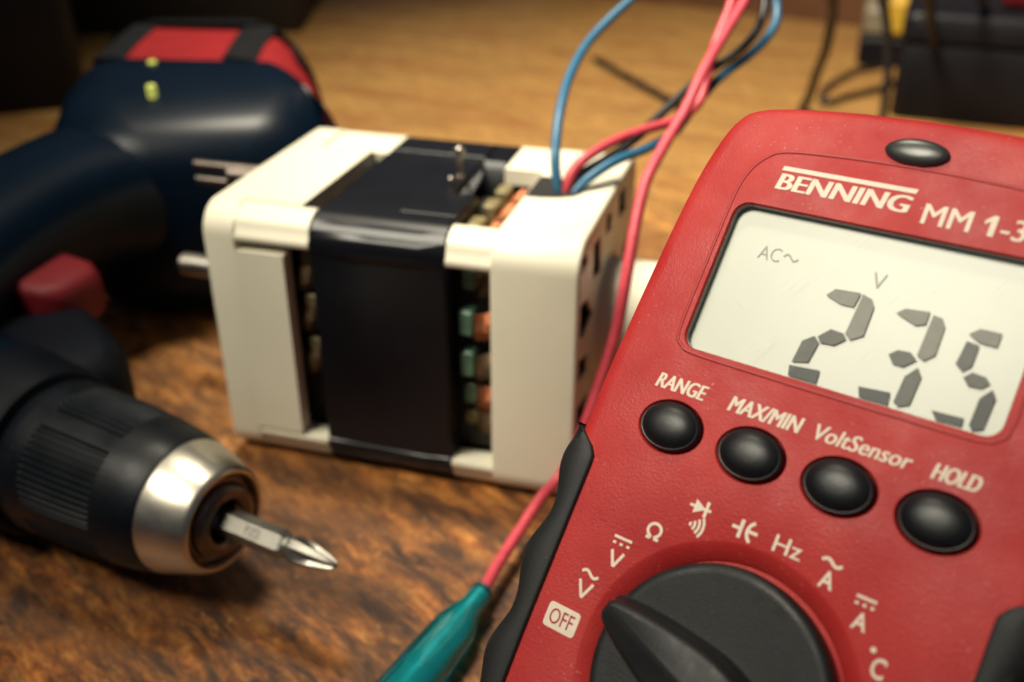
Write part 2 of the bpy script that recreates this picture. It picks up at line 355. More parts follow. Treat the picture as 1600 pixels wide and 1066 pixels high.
# display
bm = bmesh.new()
loft(bm, [[V3(*q, z) for q in inset(DIS, i)] for i, z in ((.25, -.5), (.28, -2.1), (.75, -2.1))], False, False)
disp = mm.part('display', bm, 'frame')
bm = bmesh.new(); flat(bm, inset(DIS, .3), -2.0); mm.part('lcd_screen', bm, 'lcd', disp)
bm = bmesh.new(); prism(bm, inset(DIS, .3), lambda u, v, z: V3(u, v, z), -.75, -.45)
mm.part('display_window', bm, 'window', disp)
SEG = {
'2a': [(-5.53, 61.75), (-4.46, 63.06), (-0.54, 63.35), (-0.88, 60.95), (-2.91, 60.89)],
'2b': [(-0.21, 63.24), (1.34, 62.79), (2.02, 61.71), (2.07, 57.04), (0.41, 55.88), (-0.65, 56.59)],
'2g': [(-4.46, 55.11), (-2.92, 56.75), (-0.9, 56.61), (-0.2, 55.77), (-1.61, 54.43), (-3.68, 54.25)],
'2e': [(-6.47, 53.84), (-4.91, 55.08), (-3.92, 54.24), (-4.41, 50.83), (-6.83, 50.21)],
'2d': [(-7.02, 49.64), (-2.23, 50.1), (-2.08, 48.0), (-6.6, 48.0)],
'3a': [(5.36, 61.66), (6.44, 62.66), (9.9, 63.03), (9.93, 61.06), (8.58, 60.54)],
'3b': [(10.47, 62.72), (11.9, 62.5), (12.57, 61.33), (12.66, 57.01), (11.45, 55.76), (10.27, 56.23)],
'3g': [(6.43, 55.35), (7.5, 56.33), (9.27, 56.48), (10.5, 55.57), (8.99, 54.07), (7.42, 54.12)],
'3c': [(11.03, 54.59), (11.91, 53.36), (11.71, 48.99), (10.31, 48.24), (9.45, 48.71), (9.69, 52.83)],
'3d': [(3.99, 49.48), (8.6, 49.94), (8.87, 48.0), (4.59, 48.0)],
'5a': [(15.94, 61.22), (17.13, 62.38), (20.07, 62.46), (20.06, 60.33), (17.65, 60.37)],
'5f': [(16.01, 60.2), (17.78, 59.97), (17.79, 56.75), (16.82, 55.73), (15.63, 56.55)],
'5g': [(17.2, 54.97), (18.17, 55.99), (20.03, 55.83), (20.83, 55.06), (19.95, 54.07), (18.19, 53.96)],
'5c': [(21.38, 54.37), (22.15, 53.33), (21.99, 48.58), (20.65, 47.99), (20.05, 48.65), (20.15, 52.69)],
'5d': [(14.76, 49.17), (19.17, 49.36), (19.24, 48.1), (15.75, 48.0)]}
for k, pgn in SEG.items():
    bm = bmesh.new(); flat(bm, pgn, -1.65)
    mm.part('lcd_segment', bm, {'a': 'seg_glare', 'b': 'seg_glare', 'f': 'seg_half_glare', 'g': 'seg_half_glare', 'e': 'seg_half_glare', 'c': 'seg_half_glare', 'd': 'seg_dark'}[k[1]] if k != '5c' else 'seg_dark', disp)  # digits fade upward through the painted glare colours
bm = text_bm('AC', -18.6, -14.9, 65.1, 67.4, -1.9, 0, -.012)
ribbon(bm, [(-14.4 + 2.5 * t / 12, 66.3 + .45 * math.sin(2 * math.pi * t / 12)) for t in range(13)], .3, -1.9)
mm.part('lcd_lettering', bm, 'lcd_thin', disp)
bm = bmesh.new(); ribbon(bm, [(.3, 67.1), (1.35, 64.8)], .32, -1.9); ribbon(bm, [(2.1, 67.1), (1.3, 64.8)], .26, -1.895)
mm.part('lcd_lettering', bm, 'lcd_thin', disp)
# lettering on the face
PW = .05
def bold_bm(txt, u0, u1, v0, v1, shear, step, k=4):
    bm = bmesh.new()
    for i in range(k):
        t = text_bm(txt, u0 + step * i, u1 - step * (k - 1 - i), v0, v1, PW + .004 * i, shear, 0.)
        me = bpy.data.meshes.new('t'); t.to_mesh(me); t.free(); bm.from_mesh(me); bpy.data.meshes.remove(me)
    return bm
def lettering(txt, u0, u1, v0, v1, shear=0., bold=0.): mm.part('lettering', bold_bm(txt, u0, u1, v0, v1, shear, bold * 1.9), 'print', body)
bm = bold_bm('BENNING', -19.35, 2.35, 76.45, 79.25, .12, .13); flat(bm, [(-19.25, 79.75), (2.4, 79.75), (2.55, 80.5), (-19.1, 80.5)], PW); mm.part('lettering', bm, 'print', body)
lettering('MM', 4.4, 11.4, 75.4, 78.6, 0, .03); lettering('-3', 15.5, 18.9, 75.4, 78.6, 0, .025)
bm = bmesh.new(); flat(bm, [(13.9, 75.4), (14.75, 75.4), (14.75, 78.6), (14.1, 78.6), (13.1, 77.75), (13.1, 77.1), (13.9, 77.65)], PW); mm.part('lettering', bm, 'print', body)
lettering('RANGE', -26.1, -17.0, 39.8, 42.25, .22, .042); lettering('MAX/MIN', -13.1, -1.0, 39.7, 42.2, .22, .042)
lettering('VoltSensor', .95, 15.3, 39.75, 42.15, .22, .028); lettering('HOLD', 18.0, 24.5, 39.75, 42.1, .22, .042)
bm = bmesh.new(); flat(bm, rrect(-28.95, -23.0, -2.25, 1.75, .6, 4), PW); plate = mm.part('lettering', bm, 'print', body)
mm.part('off_letters', text_bm('OFF', -28.2, -23.8, -1.5, 1.0, PW + .05, 0, 0.0), 'red_smooth', body)
def wave(bm, u0, u1, v, a=.42, wd=.48): ribbon(bm, [(u0 + (u1 - u0) * t / 12, v + a * math.sin(2 * math.pi * t / 12)) for t in range(13)], wd, PW)
def dashes(bm, u0, u1, v, wd=.42):
    ribbon(bm, [(u0, v), (u1, v)], wd, PW); q = (u1 - u0) / 5.2
    for k in range(3): c = u0 + q * .6 + (u1 - u0 - 1.2 * q) * k / 2; ribbon(bm, [(c - q * .45, v - .95), (c + q * .45, v - .95)], wd, PW)
def vee(bm, u, v0, v1, hw=1.25, wd=.5): ribbon(bm, [(u - hw, v1), (u, v0)], wd, PW); ribbon(bm, [(u + hw, v1), (u, v0)], wd, PW + .004)
bm = bmesh.new(); vee(bm, -24.3, 4.15, 6.75); wave(bm, -25.8, -22.7, 8.05); mm.part('lettering', bm, 'print', body)
bm = bmesh.new(); vee(bm, -21.2, 10.6, 13.05, 1.1); dashes(bm, -22.8, -19.6, 15.2); mm.part('lettering', bm, 'print', body)
bm = bmesh.new(); om = [(-17.9, 17.05), (-17.2, 17.05), (-17.15, 17.25)] + [(-16.85 + 1.12 * math.cos(R(a)), 18.35 + 1.05 * math.sin(R(a))) for a in range(242, -63, -20)] + [(-16.5, 17.25), (-16.45, 17.05), (-15.7, 17.05)]
ribbon(bm, om, .48, PW); mm.part('lettering', bm, 'print', body)
bm = bmesh.new(); flat(bm, [(-12.2, 25.3), (-12.2, 23.1), (-10.3, 24.2)], PW); ribbon(bm, [(-13, 24.2), (-9.4, 24.2)], .42, PW + .004); ribbon(bm, [(-10.2, 25.45), (-10.2, 23.0)], .5, PW + .008)
for k in range(4): rr_ = .5 + .72 * k; ribbon(bm, [(-12.3 + rr_ * math.cos(R(a)), 21.4 + rr_ * math.sin(R(a))) for a in range(-34, 35, 17)], .42, PW)
mm.part('lettering', bm, 'print', body)
bm = bmesh.new(); ribbon(bm, [(-5.6, 23.6), (-4.25, 23.6)], .5, PW); ribbon(bm, [(-4.2, 25.0), (-4.2, 22.2)], .55, PW + .004)
ribbon(bm, [(-1.4 + 1.75 * math.cos(R(a)), 23.6 + 1.75 * math.sin(R(a))) for a in range(122, 240, 13)], .52, PW + .004); ribbon(bm, [(-3.1, 23.6), (-1.5, 23.6)], .5, PW); mm.part('lettering', bm, 'print', body)
lettering('Hz', 1.15, 5.45, 22.35, 24.85, 0, .01)
bm = text_bm('A', 8.9, 11.05, 20.2, 22.75, PW, 0, .02); wave(bm, 8.35, 11.35, 23.95); mm.part('lettering', bm, 'print', body)
bm = text_bm('A', 14.95, 17.05, 16.75, 19.2, PW, 0, .02); dashes(bm, 14.4, 17.25, 21.15); mm.part('lettering', bm, 'print', body)
bm = text_bm('C', 19.25, 21.15, 11.75, 14.6, PW, 0, .02); flat(bm, ell(18.85, 15.2, .42, .42, 12), PW); mm.part('lettering', bm, 'print', body)
# sensor lens
bm = bmesh.new()
loft(bm, [[V3(*q, z) for q in ell(.4, 86.2, 4.9 * k, 2.15 * k, 36)] for k, z in ((1, -.3), (1, .35), (.93, .75), (.75, 1.0), (.4, 1.2), (.05, 1.25))])
mm.part('sensor_lens', bm, 'lens', ang=60)
# buttons
for u, v in BT:
    bm = bmesh.new()
    loft(bm, [[V3(*q, z) for q in ell(u, v, 5.25 * k, 3.95 * k, 40)] for k, z in ((1, -1.5), (1, .2), (.975, .55), (.93, .75), (.90, .72), (.86, .9), (.75, 1.35), (.55, 1.75), (.3, 1.95), (.04, 2.0))], False, True)
    mm.part('button', bm, 'button', ang=50)
# dial
bm = bmesh.new()
loft(bm, [[V3(*q, z) for q in ell(0, 0, r, r, 80)] for r, z in ((18.2, -2), (18.4, .6), (18.25, 1.5), (17.8, 2.0), (17.0, 2.15), (16.6, 2.1))], False, True)
dial = mm.part('dial', bm, 'knob', ang=50)
an = R(163); du, dv = math.cos(an), math.sin(an)
st = [(18.4, .9), (17.9, 1.8), (16.6, 2.6), (13.4, 3.6), (8, 4.8), (0, 5.9), (-8, 5.0), (-14, 3.8), (-17.6, 2.7), (-18.8, 1.6)]
pg = [(t, hw) for t, hw in st] + [(t, -hw) for t, hw in st[::-1]]
pg = [(q.x, q.y) for q in catmull([(a, b, 0) for a, b in pg], True, 4)]
bm = bmesh.new()
loft(bm, [[V3(t * du - s_ * dv, t * dv + s_ * du, z) for t, s_ in inset(pg, i)] for i, z in ((-.7, 1.9), (-.25, 2.2), (0, 2.8), (.2, 4.6), (.4, 5.7), (.8, 6.4), (1.3, 6.7))], False, True)
mm.part('pointer_grip', bm, 'knob', dial, ang=45)
# rubber grips along both sides
for sgn in (-1, 1):
    bm = bmesh.new(); rings = []
    def wv(v): return 1.0 * math.cos((v - 24) * 2 * math.pi / 17.) * (1 if v > -14 else .6)
    for i in range(61):
        v = 30 - 1.45 * i; t = max(0, min(1, (30 - v) / 5.0)); te = max(0, min(1, (v + 57.5) / 3))
        inn = 36.9 - (36.9 - 31.3) * math.sin(t * math.pi / 2); o_ = 37.6 + wv(v) - (1 - math.sin(t * math.pi / 2)) * .6
        if v < -5: inn -= (-5 - v) * .02; o_ -= (-5 - v) * .035
        hgt = .75 * min(1, t * 1.5)
        pr = [(inn, -.6), (inn + .1, hgt * .7), (inn + .5, hgt), (inn + (o_ - inn) * .45, hgt * .95), (inn + (o_ - inn) * .75, -.2), (o_ - .25, -2.2), (o_, -4.5), (o_, -12), (o_ - .3, -22), (o_ - 1.2, -25), (34, -26), (33.5, -5)]
        rings.append([V3(sgn * a, v, b) for a, b in pr])
    loft(bm, rings); mm.part('side_grip', bm, 'rubber', ang=60)
# folding stand that props the meter up from behind
bm = bmesh.new()
A = (16, 46, -35.5)
inv = MW.inverted()
foot = inv @ V3(82, 192, 1.5)
def bar(bm, a, b, wv_, t=2.): 
    a, b = Vector(a), Vector(b); ax = (b - a).normalized(); x = V3(1, 0, 0); x = (x - ax * x.dot(ax)).normalized(); y = ax.cross(x)
    loft(bm, [[q + x * i * wv_ + y * j * t for i, j in ((-1, -1), (1, -1), (1, 1), (-1, 1))] for q in (a, b)])
bar(bm, (0, 46, -35.5), (0, foot.y, foot.z + 0.), 15, 1.5)
mm.part('tilt_stand', bm, 'rubber')

# ------------------------------------------------------------------ electric motor
yaw = R(-16.175)
MM_ = Matrix.Translation((-89.2, 272.87, 0)) @ Matrix.Rotation(yaw, 4, 'Z')
WM, DM, HM = 111.1, 85.1, 83.7
mo = Thing('electric_motor', 'square electric motor with cream plastic ends and black middle band on the bench', 'motor', MM_, (55.5, 42.5, 0))
bz = lambda b, z, a: V3(a, b, z)
SQ = rrect(0, DM, .3, HM, 9, 10)
# left end cap
bm = bmesh.new(); loft(bm, [[V3(a, *q) for q in inset(SQ, i)] for a, i in ((0, .9), (.3, .35), (.9, 0), (10, 0))])
capl = mo.part('end_cap', bm, 'white')
def panel(b0, b1, z0, z1, a0, a1, thick_axis):
    bm = bmesh.new(); box(bm, a0, a1, b0, b1, z0, z1, 0); return bm
mo.part('side_panel', panel(0, 5, 11.0, 71.2, 10, 25, 0), 'white', capl)
mo.part('side_panel', panel(9.2, 60, HM - 5, HM, 10, 28.2, 0), 'white', capl)
mo.part('side_panel', panel(60.2, 75.9, HM - 6, HM - .9, 10, 33.2, 0), 'white', capl)
mo.part('side_panel', panel(DM - 5, DM - .06, 11, 71.2, 9.6, 25, 0), 'white', capl)
mo.part('side_panel', panel(9, 76, .4, 5, 9.6, 25, 0), 'white', capl)
# corner posts
PF = [(9.0, 83.1), (6.6, 83.1), (6.2, 82.55), (4.6, 82.3), (2.6, 80.9), (1.5, 79.0), (1.0, 76.6), (.25, 76.0), (.15, 74.6), (.6, 73.9), (3.0, 73.6), (9.0, 75.0)]
def post(a0, a1, fb, fz, cap):
    q = [((DM - b) if fb else b, (HM - z + .3) if fz else z) for b, z in PF]
    bm = bmesh.new(); prism(bm, q, bz, a0, a1); mo.part('corner_post', bm, 'white', cap, ang=50)
bm = bmesh.new()
rc = [[V3(a, *q) for q in inset(SQ, i)] for a, i in ((86.6, .5), (87.0, .1), (87.4, 0), (110.0, 0), (110.7, .25), (111.1, .9))]
END = inset(SQ, .9)
def para(cb, cz, wb, hz, sk): return [(cb - wb / 2 - sk, cz - hz / 2), (cb + wb / 2 - sk, cz - hz / 2), (cb + wb / 2 + sk, cz + hz / 2), (cb - wb / 2 + sk, cz + hz / 2)]
HL = [[(3.6, 79.4), (8.9, 79.1), (10.6, 75.5), (3.6, 74.6)], [(18.6, 77.3), (27.1, 76.9), (29.7, 64.6), (18.1, 66.9)], [(35.2, 79.4), (44.2, 77.9), (42.8, 72.4), (35.4, 73.3)], [(54.5, 79.2), (66.5, 78.4), (67.8, 69.5), (54.9, 71.0)],
      [(3.3, 65.8), (11.9, 64.0), (20.6, 55.3), (8.6, 53.3), (3.5, 55.9)], [(3.4, 48.7), (15.4, 44.9), (14.8, 39.3), (3.4, 41.3)], [(3.4, 33), (18, 31), (12, 21), (3.4, 24)], [(20, 17), (34, 14), (34, 6), (20, 7)], [(50, 14), (64, 17), (64, 7), (50, 6)], [(66, 56), (80, 60), (80, 48), (68, 46)], [(68, 36), (80, 36), (80, 24), (66, 28)]]
loft(bm, rc, True, False)
holed(bm, END, HL, lambda b, z: V3(111.1, b, z))
for hlp in HL: loft(bm, [[V3(111.1, *q) for q in hlp], [V3(104, *q) for q in hlp]], False, True)
capr = mo.part('end_cap', bm, 'white', ang=40)
mo.part('side_panel', panel(57, 75.9, HM - 6, HM - .9, 74, 86.6, 0), 'white', capr)
for hlp in HL:
    bm = bmesh.new(); qi = inset(hlp, .12); loft(bm, [[V3(110.3, *q) for q in qi], [V3(104.2, *q) for q in qi], [V3(104.2, *q) for q in inset(hlp, 1.2)]], False, True); mo.part('vent_slot', bm, 'core', capr)
for fb in (0, 1):
    for fz in (0, 1):
        post(9.7, 33.2, fb, fz, capl); post(73.9, 86.8, fb, fz, capr)
# wire outlet in the top of the right cap
bm = bmesh.new()
q = [(87.2, 33), (92, 33.2), (97, 34.4), (101, 36.6), (103, 40.5), (101.5, 45), (98, 49), (92, 51), (87.2, 51)]
loft(bm, [[V3(a, b, HM + .12) for a, b in q], [V3(a, b, HM - .5) for a, b in q]], True, True); mo.part('wire_outlet', bm, 'core', capr)
# bearing boss on the right end
bm = bmesh.new(); lathe(bm, [(111.0, 21), (111.8, 20.6), (112.2, 20), (130, 19.6), (131.2, 18.8), (131.6, 17.5), (131.6, 6), (129, 5.8)], 64, 42.5, 42, False, True)
mo.part('bearing_boss', bm, 'white', capr)
# shafts on the left end
bm = bmesh.new(); lathe(bm, [(-38, 3.2), (-37.5, 3.9), (1, 3.9)], 24, 42.5, 42.5, True, False); mo.part('shaft', bm, 'steel')
bm = bmesh.new()
for zc, bw in ((79.6, 2.0), (74.4, 2.0)):
    lathe(bm, [(-27, 1.3), (-26.6, 1.7), (1, 1.7)], 16, 42, zc, True, False)
lathe(bm, [(-14, 3.6), (1, 3.6)], 16, 42, 77, True, False)
mo.part('locating_pin', bm, 'darksteel')
# black laminated band
cr = [(.5, 71.5), (.5, 73.3), (.12, 73.6), (.15, 75.8), (.6, 77.8), (1.5, 79.7), (1.9, 79.75), (2.9, 81.0), (4.2, 82.1), (4.55, 82.05), (6.2, 82.9), (8.0, 83.35)]
def bandring(notch=False):
    ft = cr; ftr = [(DM - b, z) for b, z in cr[::-1]]; fb = [(DM - b, HM - z + .3) for b, z in cr]; fbl = [(b, HM - z + .3) for b, z in cr[::-1]]
    mid = [(30.5, 83.35), (33, 81), (36, 72), (56, 72), (59, 81), (61, 83.35)] if notch else [(30.5, 83.35), (33, 83.35), (36, 83.35), (56, 83.35), (59, 83.35), (61, 83.35)]
    return ft + mid + ftr + fb + fbl
bm = bmesh.new()
r0, r1 = bandring(), bandring(True)
loft(bm, [[V3(33.5, *q) for q in inset(r0, .4)], [V3(33.9, *q) for q in r0], [V3(66, *q) for q in r0]], True, True)
loft(bm, [[V3(66, *q) for q in r1], [V3(73.2, *q) for q in r1], [V3(73.6, *q) for q in inset(r1, .4)]], False, True)
band = mo.part('stator_band', bm, 'band', ang=27)
bm = bmesh.new()
prism(bm, [(57, 12.2), (73.3, 12.2), (73.3, 29), (72.2, 29), (72.2, 13.2), (57, 13.2)], lambda a, b, z: V3(a, b, z), 83.2, 84.0, .15); mo.part('insulation_fold', bm, 'band', band)
bm = bmesh.new(); prism(bm, [(34.2, 62), (66, 62), (66, 75.2), (34.2, 75.2)], lambda a, b, z: V3(a, b, z), 83.2, 84.1, .3); mo.part('insulation_fold', bm, 'band', band)
bm = bmesh.new()
def spin(bm, a, b, prof, n=14): loft(bm, [[V3(a + r_ * math.cos(2 * math.pi * k / n), b + r_ * math.sin(2 * math.pi * k / n), z) for k in range(n)] for r_, z in prof])
spin(bm, 64, 43, ((1.5, 83.2), (1.5, 84.4), (.8, 84.6), (.75, 88.2), (1.0, 88.6), (.8, 89.2), (.8, 90.6), (1.5, 91.2), (1.75, 92.2), (1.4, 93.2), (.5, 93.7)))
spin(bm, 63.2, 37, ((.7, 83.2), (.9, 84.6), (.9, 85.6), (.4, 86.2)), 10)
mo.part('terminal_pin', bm, 'steel', band)
# core and windings
bm = bmesh.new(); box(bm, 9, 88, 11, 74, 9, 73, 1); core = mo.part('core', bm, 'core')
def coil(a0, a1, cb, cz, axis, nm, seed, k=11):
    rnd = random.Random(seed); bm = bmesh.new()
    for i in range(k):
        t = (i / (k - 1) - .5)
        pts = []
        for j in range(9):
            th = math.pi * j / 8; bul = math.sin(th)
            a = a0 + (a1 - a0) * (j / 8); out = bul * (4.2 - 5 * t * t) + rnd.uniform(-.15, .15); lat = t * 7.5 + (j / 8 - .5) * (3.0 + seed % 3) + rnd.uniform(-.12, .12)
            if axis == 'f': pts.append((a, cb - out, cz + lat))
            else: pts.append((a, cb + lat, cz + out))
        tube(bm, pts, .46, 6, 2)
    mo.part('winding', bm, nm, core, ang=80)
for i, (z, cb, hh, ib, im, cm) in enumerate(((66.5, 11.5, 3.4, 9.5, 'green', 'oldcopper'), (54, 9.0, 3.9, 6.0, 'green', 'copper'), (40.5, 9.6, 4.1, 6.4, 'green', 'oldcopper'), (29, 11.0, 3.2, 9.0, 'green', 'copper'), (20, 12, 2.4, 10, 'ivory', 'oldcopper'))):
    coil(78.5, 88, cb, z, 'f', cm, i)
    bm = bmesh.new(); prism(bm, rrect(z - hh, z + hh, 75.2, 79.4, 1.0, 3), lambda z_, a, b: V3(a, b, z_), ib, 13, .5); mo.part('insulator', bm, im, core)
for i, z in enumerate((62, 48.5, 34)):
    coil(24, 32, 9.5, z, 'f', 'oldcopper', 20 + i)
    bm = bmesh.new(); prism(bm, rrect(z + 4, z + 8, 27, 33.0, 1.0, 3), lambda z_, a, b: V3(a, b, z_), 6.5, 11, .5); mo.part('insulator', bm, 'ivory', core)
for i, b0 in enumerate((20, 34.5, 47)):
    coil(78.5, 88, b0, 75.5, 't', 'copper', 40 + i)
    bm = bmesh.new(); prism(bm, rrect(74.6, 79.0, b0 - 3.4, b0 + 3.4, 1.0, 3), lambda a, b, z: V3(a, b, z), 72, 80.3, .5); mo.part('insulator', bm, 'ivory', core)
for i, b0 in enumerate((20, 34, 48)): coil(27, 35, b0, 74, 't', 'oldcopper', 60 + i)

# ------------------------------------------------------------------ wires
def wire(name, pts, r, m, label, cat='wire', base=None):
    bm = bmesh.new(); tube(bm, pts, r, 12, 6)
    return single(name, bm, m, label, cat, base=base or pts[0], ang=80)
b1 = [(14.0, 284.0, 82.5), (12.8, 285.0, 89.2), (12.8, 290.0, 96.3), (14.7, 303.0, 103.9), (18.7, 320.0, 110.2), (26.1, 338.0, 116.5), (39.4, 352.0, 125.5), (51.9, 362.0, 133.0)]
b2 = [(17.5, 284.0, 82.5), (21.7, 286.0, 86.5), (30.5, 292.0, 90.3), (40.8, 300.0, 91.6), (49.9, 308.0, 93.9), (57.5, 318.0, 99.6), (66.7, 328.0, 106.1), (78.4, 338.0, 111.5), (86.7, 348.0, 116.9), (89.1, 356.0, 122.6), (86.8, 362.0, 129.8)]
wire('blue_wire', b1 + [(62, 368, 137.5), (74, 368, 137.5)] + b2[::-1], 1.5, 'bluewire', 'blue wire looping up out of the motor top beside the red wire', base=b1[0])
bk = [(16.2, 284.0, 82.5), (19.8, 287.0, 87.5), (28.6, 293.0, 91.0), (37.7, 300.0, 95.0), (43.2, 307.0, 97.8), (51.9, 316.0, 102.8), (62.1, 326.0, 108.2), (72.4, 334.0, 112.4), (80.1, 344.0, 116.7), (83.9, 352.0, 122.9), (83.7, 360.0, 130.2), (77, 366, 137), (70, 369, 141)]
wire('black_wire', bk, 1.4, 'blackwire', 'thin black wire running along the blue wire out of the motor')
rd = [(15.1, 284.0, 82.5), (17.5, 286.0, 88.9), (22.7, 290.0, 92.8), (31.6, 297.0, 95.4), (41.8, 303.0, 97.0), (51.5, 308.0, 98.5), (58.1, 314.0, 102.2), (61.2, 322.0, 108.6), (65.0, 332.0, 116.3), (70.2, 342.0, 124.2), (73.8, 352.0, 131.5), (75, 360, 138), (72, 366, 142)]
wire('red_wire', rd, 1.55, 'redwire', 'red wire leaving the motor top and twisting round the other wires')
pk = [(70, 364, 144), (75.5, 356, 139), (78.1, 345.0, 132.7), (74.6, 340.0, 127.6), (66.4, 325.0, 120.8), (57.6, 308.0, 113.5), (50.5, 294.0, 105.1), (43.9, 283.0, 99.0), (37.3, 270.0, 92.6), (34.2, 262.0, 84.5), (32.2, 256.0, 75.7), (30.5, 252.0, 66.0), (28.8, 250.0, 55.1), (25.1, 247.0, 42.5), (20.9, 244.0, 29.4), (14.9, 245.2 - 3, 13.5), (8.7, 235.4, 10.0), (2.6, 224.2, 7.5), (-3.5, 210.8, 6.6), (-7.6, 199.6, 6.6), (-9.6, 195.2, 6.6)]
ld_ = V3(-.472, -.881, 0)
lm = Matrix(((ld_.x, -ld_.y, 0, -7.4), (ld_.y, ld_.x, 0, 200.0), (0, 0, 1, 0), (0, 0, 0, 1)))
tl = Thing('test_lead', 'pink test lead ending in a glossy teal clip boot in the foreground', 'test lead', lm, (30, 0, 0))
iv = lm.inverted()
bm = bmesh.new(); tube(bm, [iv @ V3(*p) for p in pk], 1.65, 14, 6); tl.part('wire', bm, 'pink', ang=80)
bm = bmesh.new(); rings = []
for x, ry, rz, zc in ((-.3, 1.75, 1.75, 6.6), (0, 2.8, 2.8, 6.6), (.6, 3.1, 3.0, 6.6), (3, 3.0, 2.9, 6.6), (6, 3.0, 2.9, 6.6), (8.5, 3.3, 3.1, 6.6), (11, 4.3, 3.6, 6.4), (14, 5.3, 4.2, 6.0), (18, 5.7, 4.7, 5.6), (26, 5.9, 5.2, 5.6), (36, 6.1, 5.5, 5.8), (46, 6.2, 5.6, 5.9), (53, 6.0, 5.4, 5.7), (54, 5.4, 4.8, 5.7)):
    rg = []
    for k in range(40):
        a = 2 * math.pi * k / 40; c, s_ = math.cos(a), math.sin(a); e = .72 if x > 8 else 1.
        cy, cz_ = math.copysign(abs(c) ** e, c), math.copysign(abs(s_) ** e, s_)
        dent = -.55 * math.exp(-((a - math.pi / 2) / .30) ** 2) * max(0, min(1, (x - 9) / 8)) 
        rg.append(V3(x, ry * cy, zc + rz * cz_ + dent))
    rings.append(rg)
loft(bm, rings); tl.part('clip_boot', bm, 'teal', ang=60)
bm = bmesh.new()
loft(bm, [[V3(x, ry * math.cos(2 * math.pi * k / 20), zc + rz * math.sin(2 * math.pi * k / 20)) for k in range(20)] for x, ry, rz, zc in ((1.5, 1.9, 1.9, 6.6), (7, 2.0, 2.0, 6.6), (11, 2.6, 2.2, 6.3), (15, 3.6, 2.6, 5.9), (30, 3.9, 3.0, 5.7), (52, 4.0, 3.2, 5.8))]); tl.part('clip_core', bm, 'tin', ang=50)
bm = bmesh.new()
for zz in (3.8, 7.6): prism(bm, [(50, -3.4), (74, -2.0), (76, 0), (74, 2.0), (50, 3.4)], lambda x, y, z: V3(x, y, z), zz - .5, zz + .5, .15)
tl.part('clip_jaws', bm, 'steel')
wire('power_cable', [(300, 700, 3), (262, 640, 40), (215, 590, 130), (180, 555, 140), (169.8, 560.0, 93.6), (173.1, 570.0, 78.7), (178.5, 590.0, 55.3), (182.5, 615.0, 34.5), (188, 642, 13), (189, 655, 4), (182, 632, 3.1), (168, 600, 3.1), (150, 560, 3.1)], 2.9, 'blackwire', 'thick black cable arching down onto the bench behind the multimeter', 'cable')
wire('navy_cable', [(330, 690, 3), (290, 640, 60), (240, 600, 118), (205, 592, 112), (207.2, 600.0, 86.7), (215.2, 605.0, 68.2), (222.4, 610.0, 45.1), (226.0, 615.0, 24.8), (229, 621, 8), (229, 620, 3), (224, 605, 3), (214, 580, 3)], 2.6, 'navywire', 'dark blue cable hanging down in front of the black case', 'cable')
wire('thin_cord', [(317.6, 801.8, 2.2), (283.1, 771.6, 2.2), (253.5, 752.6, 2.2), (224.9, 716.9, 2.2), (208.5, 684., 2.2), (207.4, 668.4, 2.2), (223.6, 680.7, 2.2), (248.8, 699.9, 2.2), (270.9, 720.1, 2.2), (300, 740, 2.2)], 2.2, 'blackwire', 'thin black cord bent into a flat loop on the bench', 'cord')

# ------------------------------------------------------------------ cordless drill
dX, dY, dZ = V3(.87462, -.48481, 0), V3(.48481, .87462, 0), V3(0, 0, 1)
DW = Matrix(((dX.x, dY.x, dZ.x, -72.3), (dX.y, dY.y, dZ.y, 204.2), (dX.z, dY.z, dZ.z, 26.0), (0, 0, 0, 1)))
W2D = DW.inverted()                # drill-local from world
dr = Thing('cordless_drill', 'navy blue cordless drill with red accents lying on its side', 'drill', DW, tuple(W2D @ V3(-125, 420, 0)))
def ribs(x, k, n):
    if not (-50 < x < -26): return 0
    s_ = (k / n * 5 + .55) % 1
    if s_ < .20: return 0
    return -.5 if (k // 2) % 2 else 0
bm = bmesh.new()
pf = [(-12.6, 16.8), (-13.2, 17.9), (-14.5, 18.5), (-20, 19.5), (-25.8, 20.2), (-26.2, 20.2), (-34, 20.9), (-42, 21.3), (-49.8, 21.5), (-50.2, 21.5), (-55, 21.7), (-58.5, 21.6), (-60, 20.8), (-60.5, 18)]
lathe(bm, pf, 300, 0, 0, False, True, ribs)
chuck = dr.part('chuck_sleeve', bm, 'chuck', ang=30)
bm = bmesh.new(); lathe(bm, [(-13.6, 17.2), (-13.0, 17.75), (-12.2, 17.85), (-1.2, 14.35), (-.3, 13.9), (.2, 13.3), (.1, 12.6), (-.8, 12.1), (-3, 11.9)], 128, 0, 0); dr.part('nose_ring', bm, 'chrome', chuck, ang=28)
bm = bmesh.new(); lathe(bm, [(-3, 12.3), (-3, 11.3), (-1.6, 11.0), (-1.4, 10.2), (.4, 9.9), (1.2, 9.2), (1.6, 8.0), (1.4, 6.6), (.6, 5.6), (-1.5, 4.9), (-5, 4.4)], 72, 0, 0, False, True); dr.part('jaw_collar', bm, 'darksteel', chuck, ang=50)
for k in range(3):
    a = 2 * math.pi * k / 3 + .4; bm = bmesh.new()
    rd_ = V3(0, math.cos(a), math.sin(a)); tg = V3(0, -math.sin(a), math.cos(a))
    loft(bm, [[V3(x, 0, 0) + rd_ * r_ + tg * t_ for r_, t_ in ((3.9, -.8), (ro, -1.6), (ro, 1.6), (3.9, .8))] for x, ro in ((-5, 4.6), (.5, 5.0), (1.0, 4.6))]); dr.part('jaw', bm, 'darksteel', chuck)
